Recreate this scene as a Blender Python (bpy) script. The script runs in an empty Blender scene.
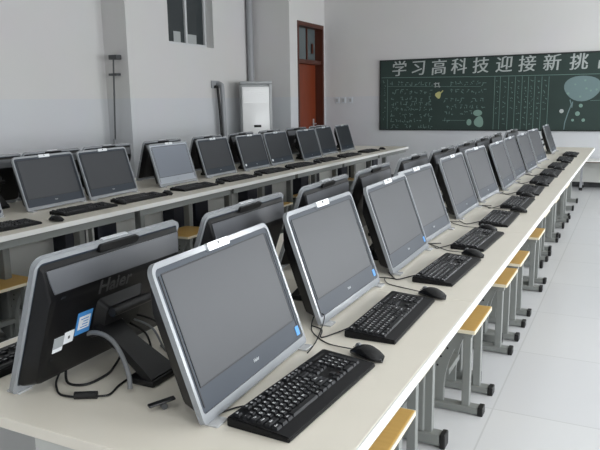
import bpy, bmesh, math, random
from mathutils import Vector, Matrix
random.seed(7)
S = bpy.context.scene
COL = S.collection
PI = math.pi

# ------------------------------------------------------------------ camera
F_PX, YAW, PITCH, ROLL = 652.5, 0.46987, 0.18716, -0.01535
EYE = 1.45
fw = Vector((-math.sin(YAW)*math.cos(PITCH), math.cos(YAW)*math.cos(PITCH), -math.sin(PITCH)))
rt = Vector((math.cos(YAW), math.sin(YAW), 0))
upv = rt.cross(fw)
r2 = rt*math.cos(ROLL) + upv*math.sin(ROLL)
u2 = -rt*math.sin(ROLL) + upv*math.cos(ROLL)
cam = bpy.data.cameras.new('camera')
cam.sensor_width = 36.0
cam.lens = 36.0*F_PX/600.0
cam.clip_start = 0.05
camo = bpy.data.objects.new('camera', cam)
M = Matrix((r2, u2, -fw)).transposed().to_4x4()
M.translation = (0, 0, EYE)
camo.matrix_world = M
COL.objects.link(camo)
S.camera = camo

# ------------------------------------------------------------------ world, daylight, exposure
W = bpy.data.worlds.new('overcast_sky')
S.world = W
W.use_nodes = True
bg = W.node_tree.nodes['Background']
bg.inputs[0].default_value = (0.80, 0.90, 1.0, 1)
bg.inputs[1].default_value = 1.2
WIN = [-0.4, 2.8, 6.0, 9.4]            # window centres along the right wall
WIN_W, WIN_Z0, WIN_Z1 = 2.5, 0.85, 2.75
RX = 3.4                               # inner face of the right wall
for i, y in enumerate(WIN):
    l = bpy.data.lights.new('daylight', 'AREA')
    l.shape = 'RECTANGLE'
    l.size, l.size_y = WIN_W, WIN_Z1-WIN_Z0
    l.energy = (262, 175, 172, 245)[i]
    l.color = (0.96, 0.98, 1.0)
    lo = bpy.data.objects.new('daylight', l)
    lo.location = (RX+0.22, y, (WIN_Z0+WIN_Z1)/2)
    lo.rotation_euler = (0, PI/2, 0)   # shines towards -X
    COL.objects.link(lo)
S.view_settings.view_transform = 'Standard'
S.view_settings.look = 'None'
S.view_settings.exposure = 0.0
S.view_settings.gamma = 1.0
S.view_settings.use_curve_mapping = False

# ------------------------------------------------------------------ materials
def mat(name, rgb, rough=0.5, metal=0.0, spec=0.5, trans=0.0, ior=1.45, coat=0.0, noise=0.0, nscale=40.0, bump=0.0):
    m = bpy.data.materials.new(name)
    m.use_nodes = True
    nt = m.node_tree
    b = nt.nodes['Principled BSDF']
    c = (*[((v/255)/12.92 if v/255 <= 0.04045 else ((v/255+0.055)/1.055)**2.4) for v in rgb], 1)
    b.inputs['Base Color'].default_value = c
    b.inputs['Roughness'].default_value = rough
    b.inputs['Metallic'].default_value = metal
    b.inputs['Specular IOR Level'].default_value = spec
    b.inputs['Transmission Weight'].default_value = trans
    b.inputs['IOR'].default_value = ior
    b.inputs['Coat Weight'].default_value = coat
    if noise or bump:
        tc = nt.nodes.new('ShaderNodeTexCoord')
        n = nt.nodes.new('ShaderNodeTexNoise')
        n.inputs['Scale'].default_value = nscale
        n.inputs['Detail'].default_value = 4
        nt.links.new(tc.outputs['Object'], n.inputs['Vector'])
        if noise:
            mx = nt.nodes.new('ShaderNodeMix')
            mx.data_type = 'RGBA'
            mx.inputs[6].default_value = (*[v*(1-noise) for v in c[:3]], 1)
            mx.inputs[7].default_value = (*[min(1, v*(1+noise)) for v in c[:3]], 1)
            nt.links.new(n.outputs['Fac'], mx.inputs[0])
            nt.links.new(mx.outputs[2], b.inputs['Base Color'])
        if bump:
            bp = nt.nodes.new('ShaderNodeBump')
            bp.inputs['Strength'].default_value = bump
            bp.inputs['Distance'].default_value = 0.002
            nt.links.new(n.outputs['Fac'], bp.inputs['Height'])
            nt.links.new(bp.outputs['Normal'], b.inputs['Normal'])
    return m

def lin(rgb):
    return (*[((v/255)/12.92 if v/255 <= 0.04045 else ((v/255+0.055)/1.055)**2.4) for v in rgb], 1)

def wall_material():
    m = mat('painted_wall', (215, 213, 210), 0.6, spec=0.3)
    nt = m.node_tree
    b = nt.nodes['Principled BSDF']
    g = nt.nodes.new('ShaderNodeNewGeometry')
    sx = nt.nodes.new('ShaderNodeSeparateXYZ')
    nt.links.new(g.outputs['Position'], sx.inputs[0])
    gt = nt.nodes.new('ShaderNodeMath'); gt.operation = 'GREATER_THAN'
    gt.inputs[1].default_value = 1.525
    nt.links.new(sx.outputs['Z'], gt.inputs[0])
    n = nt.nodes.new('ShaderNodeTexNoise'); n.inputs['Scale'].default_value = 1.3
    n.inputs['Detail'].default_value = 3
    nt.links.new(g.outputs['Position'], n.inputs['Vector'])
    mx = nt.nodes.new('ShaderNodeMix'); mx.data_type = 'RGBA'
    mx.inputs[6].default_value = lin((206, 208, 211)); mx.inputs[7].default_value = lin((211, 210, 209))
    nt.links.new(gt.outputs[0], mx.inputs[0])
    m2 = nt.nodes.new('ShaderNodeMix'); m2.data_type = 'RGBA'; m2.blend_type = 'MULTIPLY'
    m2.inputs[0].default_value = 0.06
    nt.links.new(mx.outputs[2], m2.inputs[6]); nt.links.new(n.outputs['Color'], m2.inputs[7])
    nt.links.new(m2.outputs[2], b.inputs['Base Color'])
    ro = nt.nodes.new('ShaderNodeMapRange')
    ro.inputs[3].default_value = 0.32; ro.inputs[4].default_value = 0.65
    nt.links.new(gt.outputs[0], ro.inputs[0]); nt.links.new(ro.outputs[0], b.inputs['Roughness'])
    return m

def floor_material():
    m = mat('pale_floor_tile', (226, 227, 228), 0.22, spec=0.5)
    nt = m.node_tree
    b = nt.nodes['Principled BSDF']
    tc = nt.nodes.new('ShaderNodeTexCoord')
    br = nt.nodes.new('ShaderNodeTexBrick')
    br.offset = 0.0
    br.inputs['Scale'].default_value = 1.0
    br.inputs['Mortar Size'].default_value = 0.004
    br.inputs['Brick Width'].default_value = 0.8
    br.inputs['Row Height'].default_value = 0.8
    br.inputs['Color1'].default_value = lin((212, 213, 214))
    br.inputs['Color2'].default_value = lin((209, 210, 212))
    br.inputs['Mortar'].default_value = lin((196, 197, 198))
    mp = nt.nodes.new('ShaderNodeMapping'); mp.inputs['Location'].default_value = (0.5, 0.22, 0)
    nt.links.new(tc.outputs['Object'], mp.inputs[0]); nt.links.new(mp.outputs[0], br.inputs['Vector'])
    nt.links.new(br.outputs['Color'], b.inputs['Base Color'])
    return m

def wood_material(name, c1, c2, rough=0.4, scale=(3, 30, 3)):
    m = mat(name, c1, rough)
    nt = m.node_tree
    b = nt.nodes['Principled BSDF']
    tc = nt.nodes.new('ShaderNodeTexCoord')
    mp = nt.nodes.new('ShaderNodeMapping'); mp.inputs['Scale'].default_value = scale
    n = nt.nodes.new('ShaderNodeTexNoise'); n.inputs['Scale'].default_value = 2.5; n.inputs['Detail'].default_value = 6
    cr = nt.nodes.new('ShaderNodeMix'); cr.data_type = 'RGBA'
    cr.inputs[6].default_value = lin(c1); cr.inputs[7].default_value = lin(c2)
    nt.links.new(tc.outputs['Object'], mp.inputs[0]); nt.links.new(mp.outputs[0], n.inputs['Vector'])
    nt.links.new(n.outputs['Fac'], cr.inputs[0]); nt.links.new(cr.outputs[2], b.inputs['Base Color'])
    return m

MT = {
 'wall': wall_material(), 'floor': floor_material(),
 'ceiling': mat('white_ceiling', (212, 212, 209), 0.8, spec=0.2),
 'laminate': mat('cream_laminate', (228, 222, 209), 0.32, noise=0.03, nscale=9),
 'edge': mat('white_edge_band', (232, 232, 228), 0.4),
 'steel': mat('grey_painted_steel', (128, 131, 128), 0.4, noise=0.04, nscale=6),
 'lightsteel': mat('pale_grey_steel_panel', (196, 197, 192), 0.45),
 'navy': mat('dark_navy_steel', (30, 33, 44), 0.4),
 'cap': mat('black_plastic_cap', (18, 18, 18), 0.5),
 'acrylic': mat('clear_acrylic', (186, 190, 194), 0.14, trans=0.5, ior=1.45, spec=0.6),
 'clear': mat('clear_plastic_foot', (240, 242, 244), 0.15, trans=0.5, ior=1.45),
 'bezel': mat('slate_glossy_bezel', (40, 48, 58), 0.42, spec=0.42),
 'groove': mat('dark_gasket', (22, 25, 30), 0.5),
 'screen': mat('switched_off_lcd', (38, 41, 46), 0.42, spec=0.62),
 'palescreen': mat('pale_lcd', (112, 118, 128), 0.35, spec=0.6),  # paler screen colour, for a single computer in the far row
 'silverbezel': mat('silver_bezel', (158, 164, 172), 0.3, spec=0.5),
 'topband': mat('grey_shell_band', (90, 92, 96), 0.35),
 'shell': mat('glossy_black_shell', (13, 13, 15), 0.34, spec=0.45, bump=0.05, nscale=300),
 'black': mat('black_plastic', (20, 20, 22), 0.42),
 'silver': mat('brushed_silver', (222, 225, 228), 0.3, metal=0.6),
 'lens': mat('lens_black', (10, 10, 12), 0.15),
 'white': mat('white_print', (235, 236, 238), 0.5),
 'dimprint': mat('embossed_grey_print', (62, 62, 64), 0.4),
 'sticker_blue': mat('blue_sticker', (70, 140, 205), 0.4),
 'sticker_white': mat('white_sticker', (232, 235, 238), 0.5),
 'sticker_grey': mat('grey_sticker', (160, 165, 168), 0.5),
 'kbd': mat('black_keyboard_plastic', (15, 15, 17), 0.5, spec=0.3),
 'keycap': mat('black_keycap', (22, 23, 26), 0.4, spec=0.45),
 'mouse': mat('black_gloss_mouse', (18, 18, 20), 0.25, spec=0.5),
 'cord': mat('black_cord', (18, 18, 20), 0.5),
 'greycord': mat('grey_cord', (122, 124, 126), 0.5),
 'seat': wood_material('yellow_wood_seat', (214, 176, 104), (200, 158, 86), 0.35),
 'seatedge': mat('pale_seat_edge', (226, 216, 190), 0.5),
 'door': wood_material('red_brown_door', (134, 60, 32), (106, 46, 24), 0.35, (12, 12, 1.2)),
 'doorframe': wood_material('dark_brown_door_frame', (84, 42, 28), (68, 34, 22), 0.4, (12, 12, 1.2)),
 'glass': mat('grey_window_glass', (96, 106, 108), 0.08, spec=0.6),
 'darkglass': mat('dark_window_glass', (52, 58, 60), 0.06, spec=0.6),
 'alu': mat('white_aluminium', (205, 207, 208), 0.35),
 'board': mat('green_chalkboard', (42, 58, 54), 0.65, noise=0.12, nscale=3),
 'boardframe': mat('dark_board_frame', (30, 38, 36), 0.5),
 'chalk': mat('white_chalk', (172, 178, 176), 0.9),
 'chalkdim': mat('faint_chalk', (104, 128, 121), 0.9),
 'chalkgreen': mat('pale_green_chalk', (122, 150, 139), 0.9),
 'chalkblue': mat('grey_blue_chalk', (110, 130, 131), 0.9),
 'chalkyellow': mat('yellow_chalk', (178, 176, 120), 0.9),
 'acwhite': mat('white_appliance_plastic', (238, 239, 238), 0.22, spec=0.5),
 'acgrey': mat('grey_appliance_trim', (168, 171, 172), 0.35),
 'pipe': mat('grey_painted_pipe', (150, 152, 155), 0.45),
 'darkpipe': mat('dark_metal_pipe', (70, 72, 74), 0.45),
 'switch': mat('pale_switch_plate', (200, 206, 212), 0.4),
 'paper': mat('pale_patch', (168, 172, 172), 0.7),
 'benchbrown': mat('brown_bench_edge', (104, 92, 84), 0.5),
}

# ------------------------------------------------------------------ mesh builder
class MB:
    def __init__(s):
        s.bm = bmesh.new()
    def box(s, lo, hi, bevel=0.0, mtx=None):
        lo, hi = Vector(lo), Vector(hi)
        c = (lo+hi)/2; d = hi-lo
        r = bmesh.ops.create_cube(s.bm, size=1.0)
        vs = r['verts']
        for v in vs:
            v.co = Vector((v.co.x*d.x, v.co.y*d.y, v.co.z*d.z)) + c
        if bevel:
            es = list({e for v in vs for e in v.link_edges})
            rr = bmesh.ops.bevel(s.bm, geom=es, offset=bevel, segments=2, profile=0.5, affect='EDGES', clamp_overlap=True)
            vs = list({v for f in rr['faces'] for v in f.verts} | {v for v in vs if v.is_valid})
        if mtx:
            for v in vs: v.co = mtx @ v.co
        return s
    def prism(s, pts, f0, f1, holes=None):
        # pts: 2-D outline; f0/f1 map a 2-D point to 3-D on the two caps
        a = [s.bm.verts.new(f0(p)) for p in pts]
        b = [s.bm.verts.new(f1(p)) for p in pts]
        n = len(pts)
        fs = [s.bm.faces.new(a[::-1]), s.bm.faces.new(b)]
        for i in range(n):
            s.bm.faces.new((a[i], a[(i+1) % n], b[(i+1) % n], b[i]))
        return s
    def ring(s, outer, inner, f0, f1):
        n = len(outer)
        A = [s.bm.verts.new(f0(p)) for p in outer]; B = [s.bm.verts.new(f1(p)) for p in outer]
        C = [s.bm.verts.new(f0(p)) for p in inner]; D = [s.bm.verts.new(f1(p)) for p in inner]
        for i in range(n):
            j = (i+1) % n
            s.bm.faces.new((A[i], A[j], B[j], B[i]))
            s.bm.faces.new((C[j], C[i], D[i], D[j]))
            s.bm.faces.new((B[i], B[j], D[j], D[i]))
            s.bm.faces.new((A[j], A[i], C[i], C[j]))
        return s
    def loft(s, loops, closed_ends=True):
        L = [[s.bm.verts.new(p) for p in lp] for lp in loops]
        n = len(L[0])
        for k in range(len(L)-1):
            for i in range(n):
                j = (i+1) % n
                s.bm.faces.new((L[k][i], L[k][j], L[k+1][j], L[k+1][i]))
        if closed_ends:
            s.bm.faces.new(L[0][::-1]); s.bm.faces.new(L[-1])
        return s
    def tube(s, pts, r, seg=8, smooth=0):
        pts = [Vector(p) for p in pts]
        if smooth:
            out = []
            n = len(pts)
            for i in range(n-1):
                p0, p1, p2, p3 = pts[max(i-1, 0)], pts[i], pts[i+1], pts[min(i+2, n-1)]
                for k in range(smooth):
                    t = k/smooth
                    out.append(0.5*((2*p1)+(p2-p0)*t+(2*p0-5*p1+4*p2-p3)*t*t+(3*p1-p0-3*p2+p3)*t**3))
            out.append(pts[-1]); pts = out
        loops = []
        ref = None
        for i, p in enumerate(pts):
            d = (pts[min(i+1, len(pts)-1)]-pts[max(i-1, 0)]).normalized()
            if ref is None:
                ref = Vector((0, 0, 1)) if abs(d.z) < 0.9 else Vector((1, 0, 0))
            a = (ref-d*ref.dot(d))
            if a.length < 1e-5: a = d.orthogonal()
            a.normalize(); ref = a; b = d.cross(a)
            loops.append([p+(a*math.cos(2*PI*k/seg)+b*math.sin(2*PI*k/seg))*r for k in range(seg)])
        return s.loft(loops)
    def text(s, body, size, origin, xd, yd, extrude=0.0005, offset=0.0, align='CENTER'):
        cu = bpy.data.curves.new('t', 'FONT')
        cu.body = body; cu.size = size; cu.extrude = extrude; cu.offset = offset
        cu.align_x = align; cu.align_y = 'CENTER'; cu.resolution_u = 3
        o = bpy.data.objects.new('t', cu); COL.objects.link(o)
        dg = bpy.context.evaluated_depsgraph_get()
        me = bpy.data.meshes.new_from_object(o.evaluated_get(dg))
        xd, yd, og = Vector(xd).normalized(), Vector(yd).normalized(), Vector(origin)
        zd = xd.cross(yd)
        for v in me.vertices:
            c = v.co.copy(); v.co = og+xd*c.x+yd*c.y+zd*c.z
        s.bm.from_mesh(me)
        bpy.data.objects.remove(o); bpy.data.curves.remove(cu); bpy.data.meshes.remove(me)
        return s
    def mesh(s, name, m, smooth=None):
        bmesh.ops.recalc_face_normals(s.bm, faces=s.bm.faces[:])
        me = bpy.data.meshes.new(name)
        s.bm.to_mesh(me); s.bm.free()
        me.materials.append(m)
        if smooth:
            me.shade_smooth()
            me.set_sharp_from_angle(angle=math.radians(smooth))
        return me
    def build(s, name, m, parent=None, smooth=None):
        return link(name, s.mesh(name, m, smooth), parent)

def link(name, me, parent=None):
    o = bpy.data.objects.new(name, me); COL.objects.link(o)
    if parent: o.parent = parent
    return o
def tag(o, label, cat, group=None):
    o['label'] = label; o['category'] = cat
    if group: o['group'] = group
    return o
def thing(name, label, cat, loc=(0, 0, 0), rz=0.0, group=None):
    o = bpy.data.objects.new(name, None); COL.objects.link(o)
    o.empty_display_size = 0.1
    o.location = loc; o.rotation_euler = (0, 0, rz)
    return tag(o, label, cat, group)
def struct(o):
    o['kind'] = 'structure'; return o
def copy_thing(root, name, label, loc, rz, group=None):
    r = root.copy(); r.name = name; COL.objects.link(r)
    r.location = loc; r.rotation_euler = (0, 0, rz)
    r['label'] = label
    if group: r['group'] = group
    for ch in list(root.children):
        c = ch.copy(); COL.objects.link(c); c.parent = r
        for g in list(ch.children):
            d = g.copy(); COL.objects.link(d); d.parent = c
    return r
def rrect(u0, v0, u1, v1, r, n=5, rb=None):
    rb = r if rb is None else rb
    pts = []
    for cx, cy, a0, rr in ((u1-r, v1-r, 0, r), (u0+r, v1-r, PI/2, r), (u0+rb, v0+rb, PI, rb), (u1-rb, v0+rb, 1.5*PI, rb)):
        for k in range(n+1):
            a = a0+k*PI/2/n
            pts.append((cx+rr*math.cos(a), cy+rr*math.sin(a)))
    return pts
ORD = ['first', 'second', 'third', 'fourth', 'fifth', 'sixth', 'seventh', 'eighth', 'ninth', 'tenth', 'eleventh', 'twelfth', 'thirteenth']

# ------------------------------------------------------------------ room shell
XL1, XL2, XL3 = -6.51, -6.10, -5.31
YB, YF, HC = 11.6, -2.6, 3.6
OUT = -7.3
struct(MB().box((OUT, YF-0.2, -0.15), (RX+0.4, YB+0.3, 0)).build('floor', MT['floor']))
struct(MB().box((OUT, YF-0.2, HC), (RX+0.4, YB+0.3, HC+0.15)).build('ceiling', MT['ceiling']))
struct(MB().box((OUT, YB, 0), (RX+0.4, YB+0.3, HC)).build('wall_back', MT['wall']))
struct(MB().box((OUT, YF-0.2, 0), (RX+0.4, YF, HC)).build('wall_front', MT['wall']))
struct(MB().box((OUT, YF, 0), (XL1, 7.0, HC)).build('wall_left', MT['wall']))
w = MB()
wy0, wy1, wz0, wz1 = 7.90, 9.054, 2.31, 3.40
w.box((OUT, 7.0, 0), (XL2, wy0, HC)); w.box((OUT, wy1, 0), (XL2, 10.17, HC))
w.box((OUT, wy0, 0), (XL2, wy1, wz0)); w.box((OUT, wy0, wz1), (XL2, wy1, HC))
w.box((OUT, wy0, wz0), (OUT+0.1, wy1, wz1))
struct(w.build('wall_left', MT['wall']))
w = MB()
dy0, dy1, dz1 = 10.46, 11.535, 2.83
w.box((OUT, 10.17, 0), (XL3, dy0, HC)); w.box((OUT, dy1, 0), (XL3, YB, HC))
w.box((OUT, dy0, dz1), (XL3, dy1, HC)); w.box((OUT, dy0, 0), (OUT+0.1, dy1, dz1))
struct(w.build('wall_left', MT['wall']))
w = MB()
ys = [YF]
for y in WIN: ys += [y-WIN_W/2, y+WIN_W/2]
ys.append(YB)
w.box((RX, YF, 0), (RX+0.2, YB, WIN_Z0)); w.box((RX, YF, WIN_Z1), (RX+0.2, YB, HC))
for a, b in zip(ys[0::2], ys[1::2]): w.box((RX, a, WIN_Z0), (RX+0.2, b, WIN_Z1))
struct(w.build('wall_right', MT['wall']))
for i, y in enumerate(WIN):
    f = MB(); a, b = y-WIN_W/2, y+WIN_W/2
    for q in (a, y-0.03, b-0.06): f.box((RX+0.06, q, WIN_Z0), (RX+0.12, q+0.06, WIN_Z1))
    for q in (WIN_Z0, 2.15, WIN_Z1-0.06): f.box((RX+0.065, a, q), (RX+0.115, b, q+0.06))
    struct(f.build('window_%d' % (i+2), MT['alu']))
struct(MB().box((XL3, YB-0.012, 0), (RX, YB, 0.09)).build('baseboard_back', MT['darkpipe']))

# high corridor window in the left wall
win = struct(bpy.data.objects.new('window_1', None)); COL.objects.link(win); win.location = (-6.253, 8.43, wz0)
f = MB()
gx = 0.0
for q in (wy0-8.43, 8.50-8.43, wy1-8.43-0.05):
    f.box((-0.03, q, 0), (0.02, q+0.045, wz1-wz0))
for q in (0, wz1-wz0-0.05): f.box((-0.028, wy0-8.43, q), (0.018, wy1-8.43, q+0.05))
f.build('window_frame', MT['alu'], win)
MB().box((-0.02, wy0-8.43+0.03, 0.03), (-0.01, wy1-8.43-0.03, wz1-wz0-0.03)).build('window_pane', MT['darkglass'], win)
for y0, y1, z1 in ((-0.20, -0.03, 0.21), (0.14, 0.38, 0.19)):
    MB().box((-0.0095, y0, 0.055), (-0.007, y1, z1)).build('window_paper', MT['paper'], win)  # two plain pale rectangles just in front of the pane

# door with transom light
door = struct(bpy.data.objects.new('door_1', None)); COL.objects.link(door); door.location = (XL3, (dy0+dy1)/2, 0)
hw = (dy1-dy0)/2
f = MB()
f.box((-0.20, -hw, 0), (0.012, -hw+0.05, dz1)); f.box((-0.20, hw-0.05, 0), (0.012, hw, dz1))
f.box((-0.20, -hw+0.05, dz1-0.07), (0.012, hw-0.05, dz1)); f.box((-0.20, -hw+0.05, 2.12), (-0.02, hw-0.05, 2.19))
f.build('door_frame', MT['doorframe'], door)
MB().box((-0.19, -hw+0.052, 0.006), (-0.145, hw-0.052, 2.118), 0.004).build('door_leaf', MT['door'], door)
MB().box((-0.16, -hw+0.052, 2.192), (-0.15, hw-0.052, dz1-0.072)).build('transom_pane', MT['glass'], door)
f = MB(); f.box((-0.165, 0.10, 2.19), (-0.13, 0.14, dz1-0.07)); f.box((-0.13, 0.30, 2.32), (-0.12, 0.36, 2.50))
f.build('transom_bar', MT['doorframe'], door)
h = MB(); h.tube([(-0.145, 0.38, 1.03), (-0.09, 0.38, 1.03), (-0.09, 0.27, 1.03)], 0.011, 8)
h.box((-0.146, 0.35, 0.95), (-0.138, 0.41, 1.12), 0.004); h.build('door_handle', MT['silver'], door, 40)

# ------------------------------------------------------------------ chalkboard
bx0, bx1, bz0, bz1 = -4.195, -0.1, 0.905, 2.160
cb = thing('chalkboard', 'long green chalkboard covered in chalk writing on the back wall', 'chalkboard', ((bx0+bx1)/2, YB, bz0))
cw, ch = (bx1-bx0), (bz1-bz0)
MB().box((-cw/2+0.02, -0.022, 0.02), (cw/2-0.02, -0.002, ch-0.02)).build('writing_surface', MT['board'], cb)
f = MB()
for lo, hi in (((-cw/2, -0.035, 0), (cw/2, -0.001, 0.022)), ((-cw/2, -0.035, ch-0.022), (cw/2, -0.001, ch)),
               ((-cw/2, -0.035, 0.022), (-cw/2+0.022, -0.001, ch-0.022)), ((cw/2-0.022, -0.035, 0.022), (cw/2, -0.001, ch-0.022))):
    f.box(lo, hi)
f.build('board_frame', MT['boardframe'], cb)
def bp(px, z):   # local point on the board from board-left distance
    return (-cw/2+px, -0.0235, z)
SX = 3.69/220.0  # metres per photograph pixel on the board
def bx(px): return (px-380)*SX
def bz(py, px): # height on the board for a photograph pixel
    top = 60.3-9.0*(px-380)/220; bot = 130.3+0.5*(px-380)/220
    return ch*(bot-py)/(bot-top)
def stroke(m, a, b, w_=0.012):
    a, b = Vector(a), Vector(b); d = (b-a)
    if d.length < 1e-6: return
    n = Vector((d.z, 0, -d.x)).normalized()*w_/2
    pts = [a-n, b-n, b+n, a+n]
    m.loft([pts, [q+Vector((0, -0.0015, 0)) for q in pts]])
for chx, px, py in zip('学习高科技迎接新挑战', (402, 423, 445, 466, 488, 511, 533, 556, 580, 604.5), (69.5, 68.5, 68, 67, 66, 65, 64.5, 63.5, 62.5, 61.5)):
    t = MB()
    for dx, dz in ((-0.0045, 0), (0.0045, -0.0014)):
        t.text(chx, 0.285, Vector(bp(bx(px)+dx, bz(py, px)))+Vector((0, dz, 0)), (1, 0, 0.03), (0.06, 0, 1), 0.0008, 0.0)
    t.build('chalk_character', MT['chalk'], cb)
m = MB()
stroke(m, bp(bx(382), bz(77.5, 382)), bp(bx(478), bz(76.2, 478)), 0.009)
stroke(m, bp(bx(478), bz(76.4, 478)), bp(bx(600), bz(73.6, 600)), 0.009)
stroke(m, bp(bx(389), bz(79, 389)), bp(bx(389), bz(129, 389)), 0.009)
stroke(m, bp(bx(389), bz(86, 389)), bp(bx(489), bz(86, 489)), 0.006)
stroke(m, bp(bx(450), bz(120, 450)), bp(bx(474), bz(120, 474)), 0.006)
for px in (502.5, 508, 516, 522.5, 529, 535, 541, 547.5, 554):
    stroke(m, bp(bx(px), bz(76, px)), bp(bx(px), bz(130, px)), 0.008)
stroke(m, bp(bx(592), bz(100, 592)), bp(bx(605), bz(99.5, 605)), 0.006)
m.build('chalk_rule', MT['chalkdim'], cb)
m = MB()
def scrawl(px0, px1, py, h=4.0, step=5.2):
    px = px0
    while px < px1:
        if random.random() < 0.88:
            for k in range(3):
                a = (px+random.uniform(0, 3.2), py+random.uniform(-h/2, h/2))
                if k == 0: b = (a[0]+random.uniform(1.5, 3), a[1]+random.uniform(-.4, .4))
                elif k == 1: b = (a[0]+random.uniform(-.5, .5), py+h/2)
                else: b = (a[0]+random.uniform(-1.5, 1.5), a[1]+random.uniform(1, 2.2))
                stroke(m, bp(bx(a[0]), bz(a[1], a[0])), bp(bx(b[0]), bz(b[1], b[0])), 0.010)
        px += step
for py in (83, 91, 97.5, 103, 108.5, 114.5, 120, 126): scrawl(393, 437, py)
scrawl(457, 493, 82)
for py in (90, 99, 106, 112): scrawl(452 if py != 90 else 458, 492 if py < 112 else 478, py, 3.6)
scrawl(447, 453, 119)
m.build('chalk_text', MT['chalkdim'], cb)['kind'] = 'stuff'
m = MB()
for px, n in ((505, 7), (512, 9), (519, 6), (525.5, 8), (532, 9), (538, 9), (544, 8), (550.5, 6), (385, 8)):
    for k in range(n):
        py = 81+k*5.2+random.uniform(-.5, .5)
        for q in range(2):
            a = (px+random.uniform(-1.5, 1), py+random.uniform(-1.5, 1.5)); b = (a[0]+random.uniform(.4, 1.8), a[1]+random.uniform(-.6, 1.4))
            stroke(m, bp(bx(a[0]), bz(a[1], a[0])), bp(bx(b[0]), bz(b[1], b[0])), 0.009)
m.build('chalk_column_text', MT['chalkdim'], cb)['kind'] = 'stuff'
def blob(mm, px, py, rx, rz_, n=20, y=-0.0005, wob=0.0):
    c = Vector(bp(bx(px), bz(py, px))); pts = []
    for k in range(n):
        a = 2*PI*k/n; rr = 1+wob*math.sin(3*a+px)
        pts.append(c+Vector((rx*SX*rr*math.cos(a), y, rz_*SX*rr*math.sin(a))))
    mm.loft([pts, [q+Vector((0, -0.0012, 0)) for q in pts]])
m = MB(); blob(m, 584.5, 87.5, 16.5, 12, 28, wob=0.05)
for a, b in (((574, 99), (575.5, 104)), ((575.5, 104), (573, 112)), ((573, 112), (570.5, 122)), ((570.5, 122), (570, 129)), ((576.5, 101), (576, 107))):
    stroke(m, bp(bx(a[0]), bz(a[1], a[0])), bp(bx(b[0]), bz(b[1], b[0])), 0.016)
m.build('chalk_tree_drawing', MT['chalkblue'], cb)
m = MB()
for px, py, r in ((584, 105, 1.8), (581.5, 113, 2.2), (577.5, 119.5, 1.3), (587, 119.5, 1.6), (572, 93, 1.2), (588, 88, 1), (578, 84, .8), (583, 96, 1), (592, 90, .9), (586.5, 80, .9), (597, 89, 1)):
    m = MB(); blob(m, px, py, r, r, 12, y=-0.002); m.build('chalk_dot', MT['chalkgreen'], cb)
m = MB(); blob(m, 567, 110.5, 2, 2, 12); m.build('chalk_flower', MT['chalk'], cb)
m = MB()
blob(m, 486.5, 112.5, 4.6, 3.2, 16); blob(m, 488, 121.5, 4.8, 5.6, 16, y=-0.001, wob=.08); blob(m, 478, 122, 2.6, 3.4, 10)
m.build('chalk_child_drawing', MT['chalkgreen'], cb)
m = MB(); blob(m, 445, 94.5, 3, 3.6, 12, wob=.15)
stroke(m, bp(bx(446), bz(94, 446)), bp(bx(450), bz(90, 450)), 0.02)
m.build('chalk_yellow_drawing', MT['chalkyellow'], cb)
m = MB()
for a, b in (((440, 83.5), (446, 82.5)), ((441, 86), (447, 86)), ((442, 82), (441.5, 87)), ((445, 83), (446, 87))):
    stroke(m, bp(bx(a[0]), bz(a[1], a[0])), bp(bx(b[0]), bz(b[1], b[0])), 0.014)
m.build('chalk_scribble', MT['chalk'], cb)

# wall switches by the door
for i, (x, lab) in enumerate(((-5.05, 'left'), (-4.92, 'middle'), (-4.78, 'right'))):
    s = thing('light_switch', 'small pale switch plate, %s one of three between door and chalkboard' % lab, 'switch', (x, YB, 1.46), 0, 'switch plates on the back wall')
    MB().box((-0.043, -0.012, -0.055), (0.043, -0.001, 0.055), 0.003).build('plate', MT['switch'], s)
    MB().box((-0.02, -0.019, -0.03), (0.02, -0.011, 0.03), 0.002).build('rocker', MT['acgrey'], s)

# ------------------------------------------------------------------ standing air conditioner and pipes
ac = thing('air_conditioner', 'white floor-standing air conditioner in the corner left of the door', 'air conditioner', (-5.71, 9.66, 0), math.radians(36))
# local: front faces -Y
MB().box((-0.26, -0.14, 0.03), (0.26, 0.16, 1.745), 0.02).build('cabinet', MT['acgrey'], ac, 30)
MB().box((-0.235, -0.165, 0.16), (0.215, -0.14, 1.70), 0.006).build('front_panel', MT['acwhite'], ac, 30)
MB().box((-0.265, -0.172, 1.745), (0.265, 0.165, 1.79), 0.012).build('top_cap', MT['acgrey'], ac, 30)
for k in range(7): MB().box((-0.22, -0.17, 1.44+k*0.034), (0.20, -0.163, 1.462+k*0.034)).build('outlet_louver', MT['acwhite'], ac)
MB().box((0.215, -0.17, 0.06), (0.26, -0.135, 1.74), 0.004).build('side_trim', MT['acgrey'], ac)
MB().box((-0.05, -0.171, 1.035), (0.07, -0.163, 1.075), 0.003).build('badge', MT['cap'], ac)
MB().box((-0.27, -0.15, 0.0), (0.27, 0.17, 0.04), 0.006).build('plinth', MT['darkpipe'], ac)
hp = thing('hose_pair', 'pair of insulated air conditioner hoses coming out of the left wall', 'hose', (-6.096, 9.02, 0))
MB().tube([(0.004, 0.05, 1.74), (0.09, 0.05, 1.74), (0.12, 0.04, 1.66), (0.12, 0.06, 1.2), (0.11, 0.10, 0.4), (0.11, 0.14, 0.05), (0.13, 0.2, 0.045)], 0.038, 8, 4).build('grey_hose', MT['pipe'], hp, 50)
MB().tube([(0.004, -0.02, 1.70), (0.07, -0.03, 1.70), (0.1, -0.05, 1.62), (0.10, 0.0, 1.1), (0.10, 0.03, 0.4), (0.10, 0.05, 0.05), (0.11, 0.1, 0.03)], 0.022, 8, 4).build('black_hose', MT['cap'], hp, 50)
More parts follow.
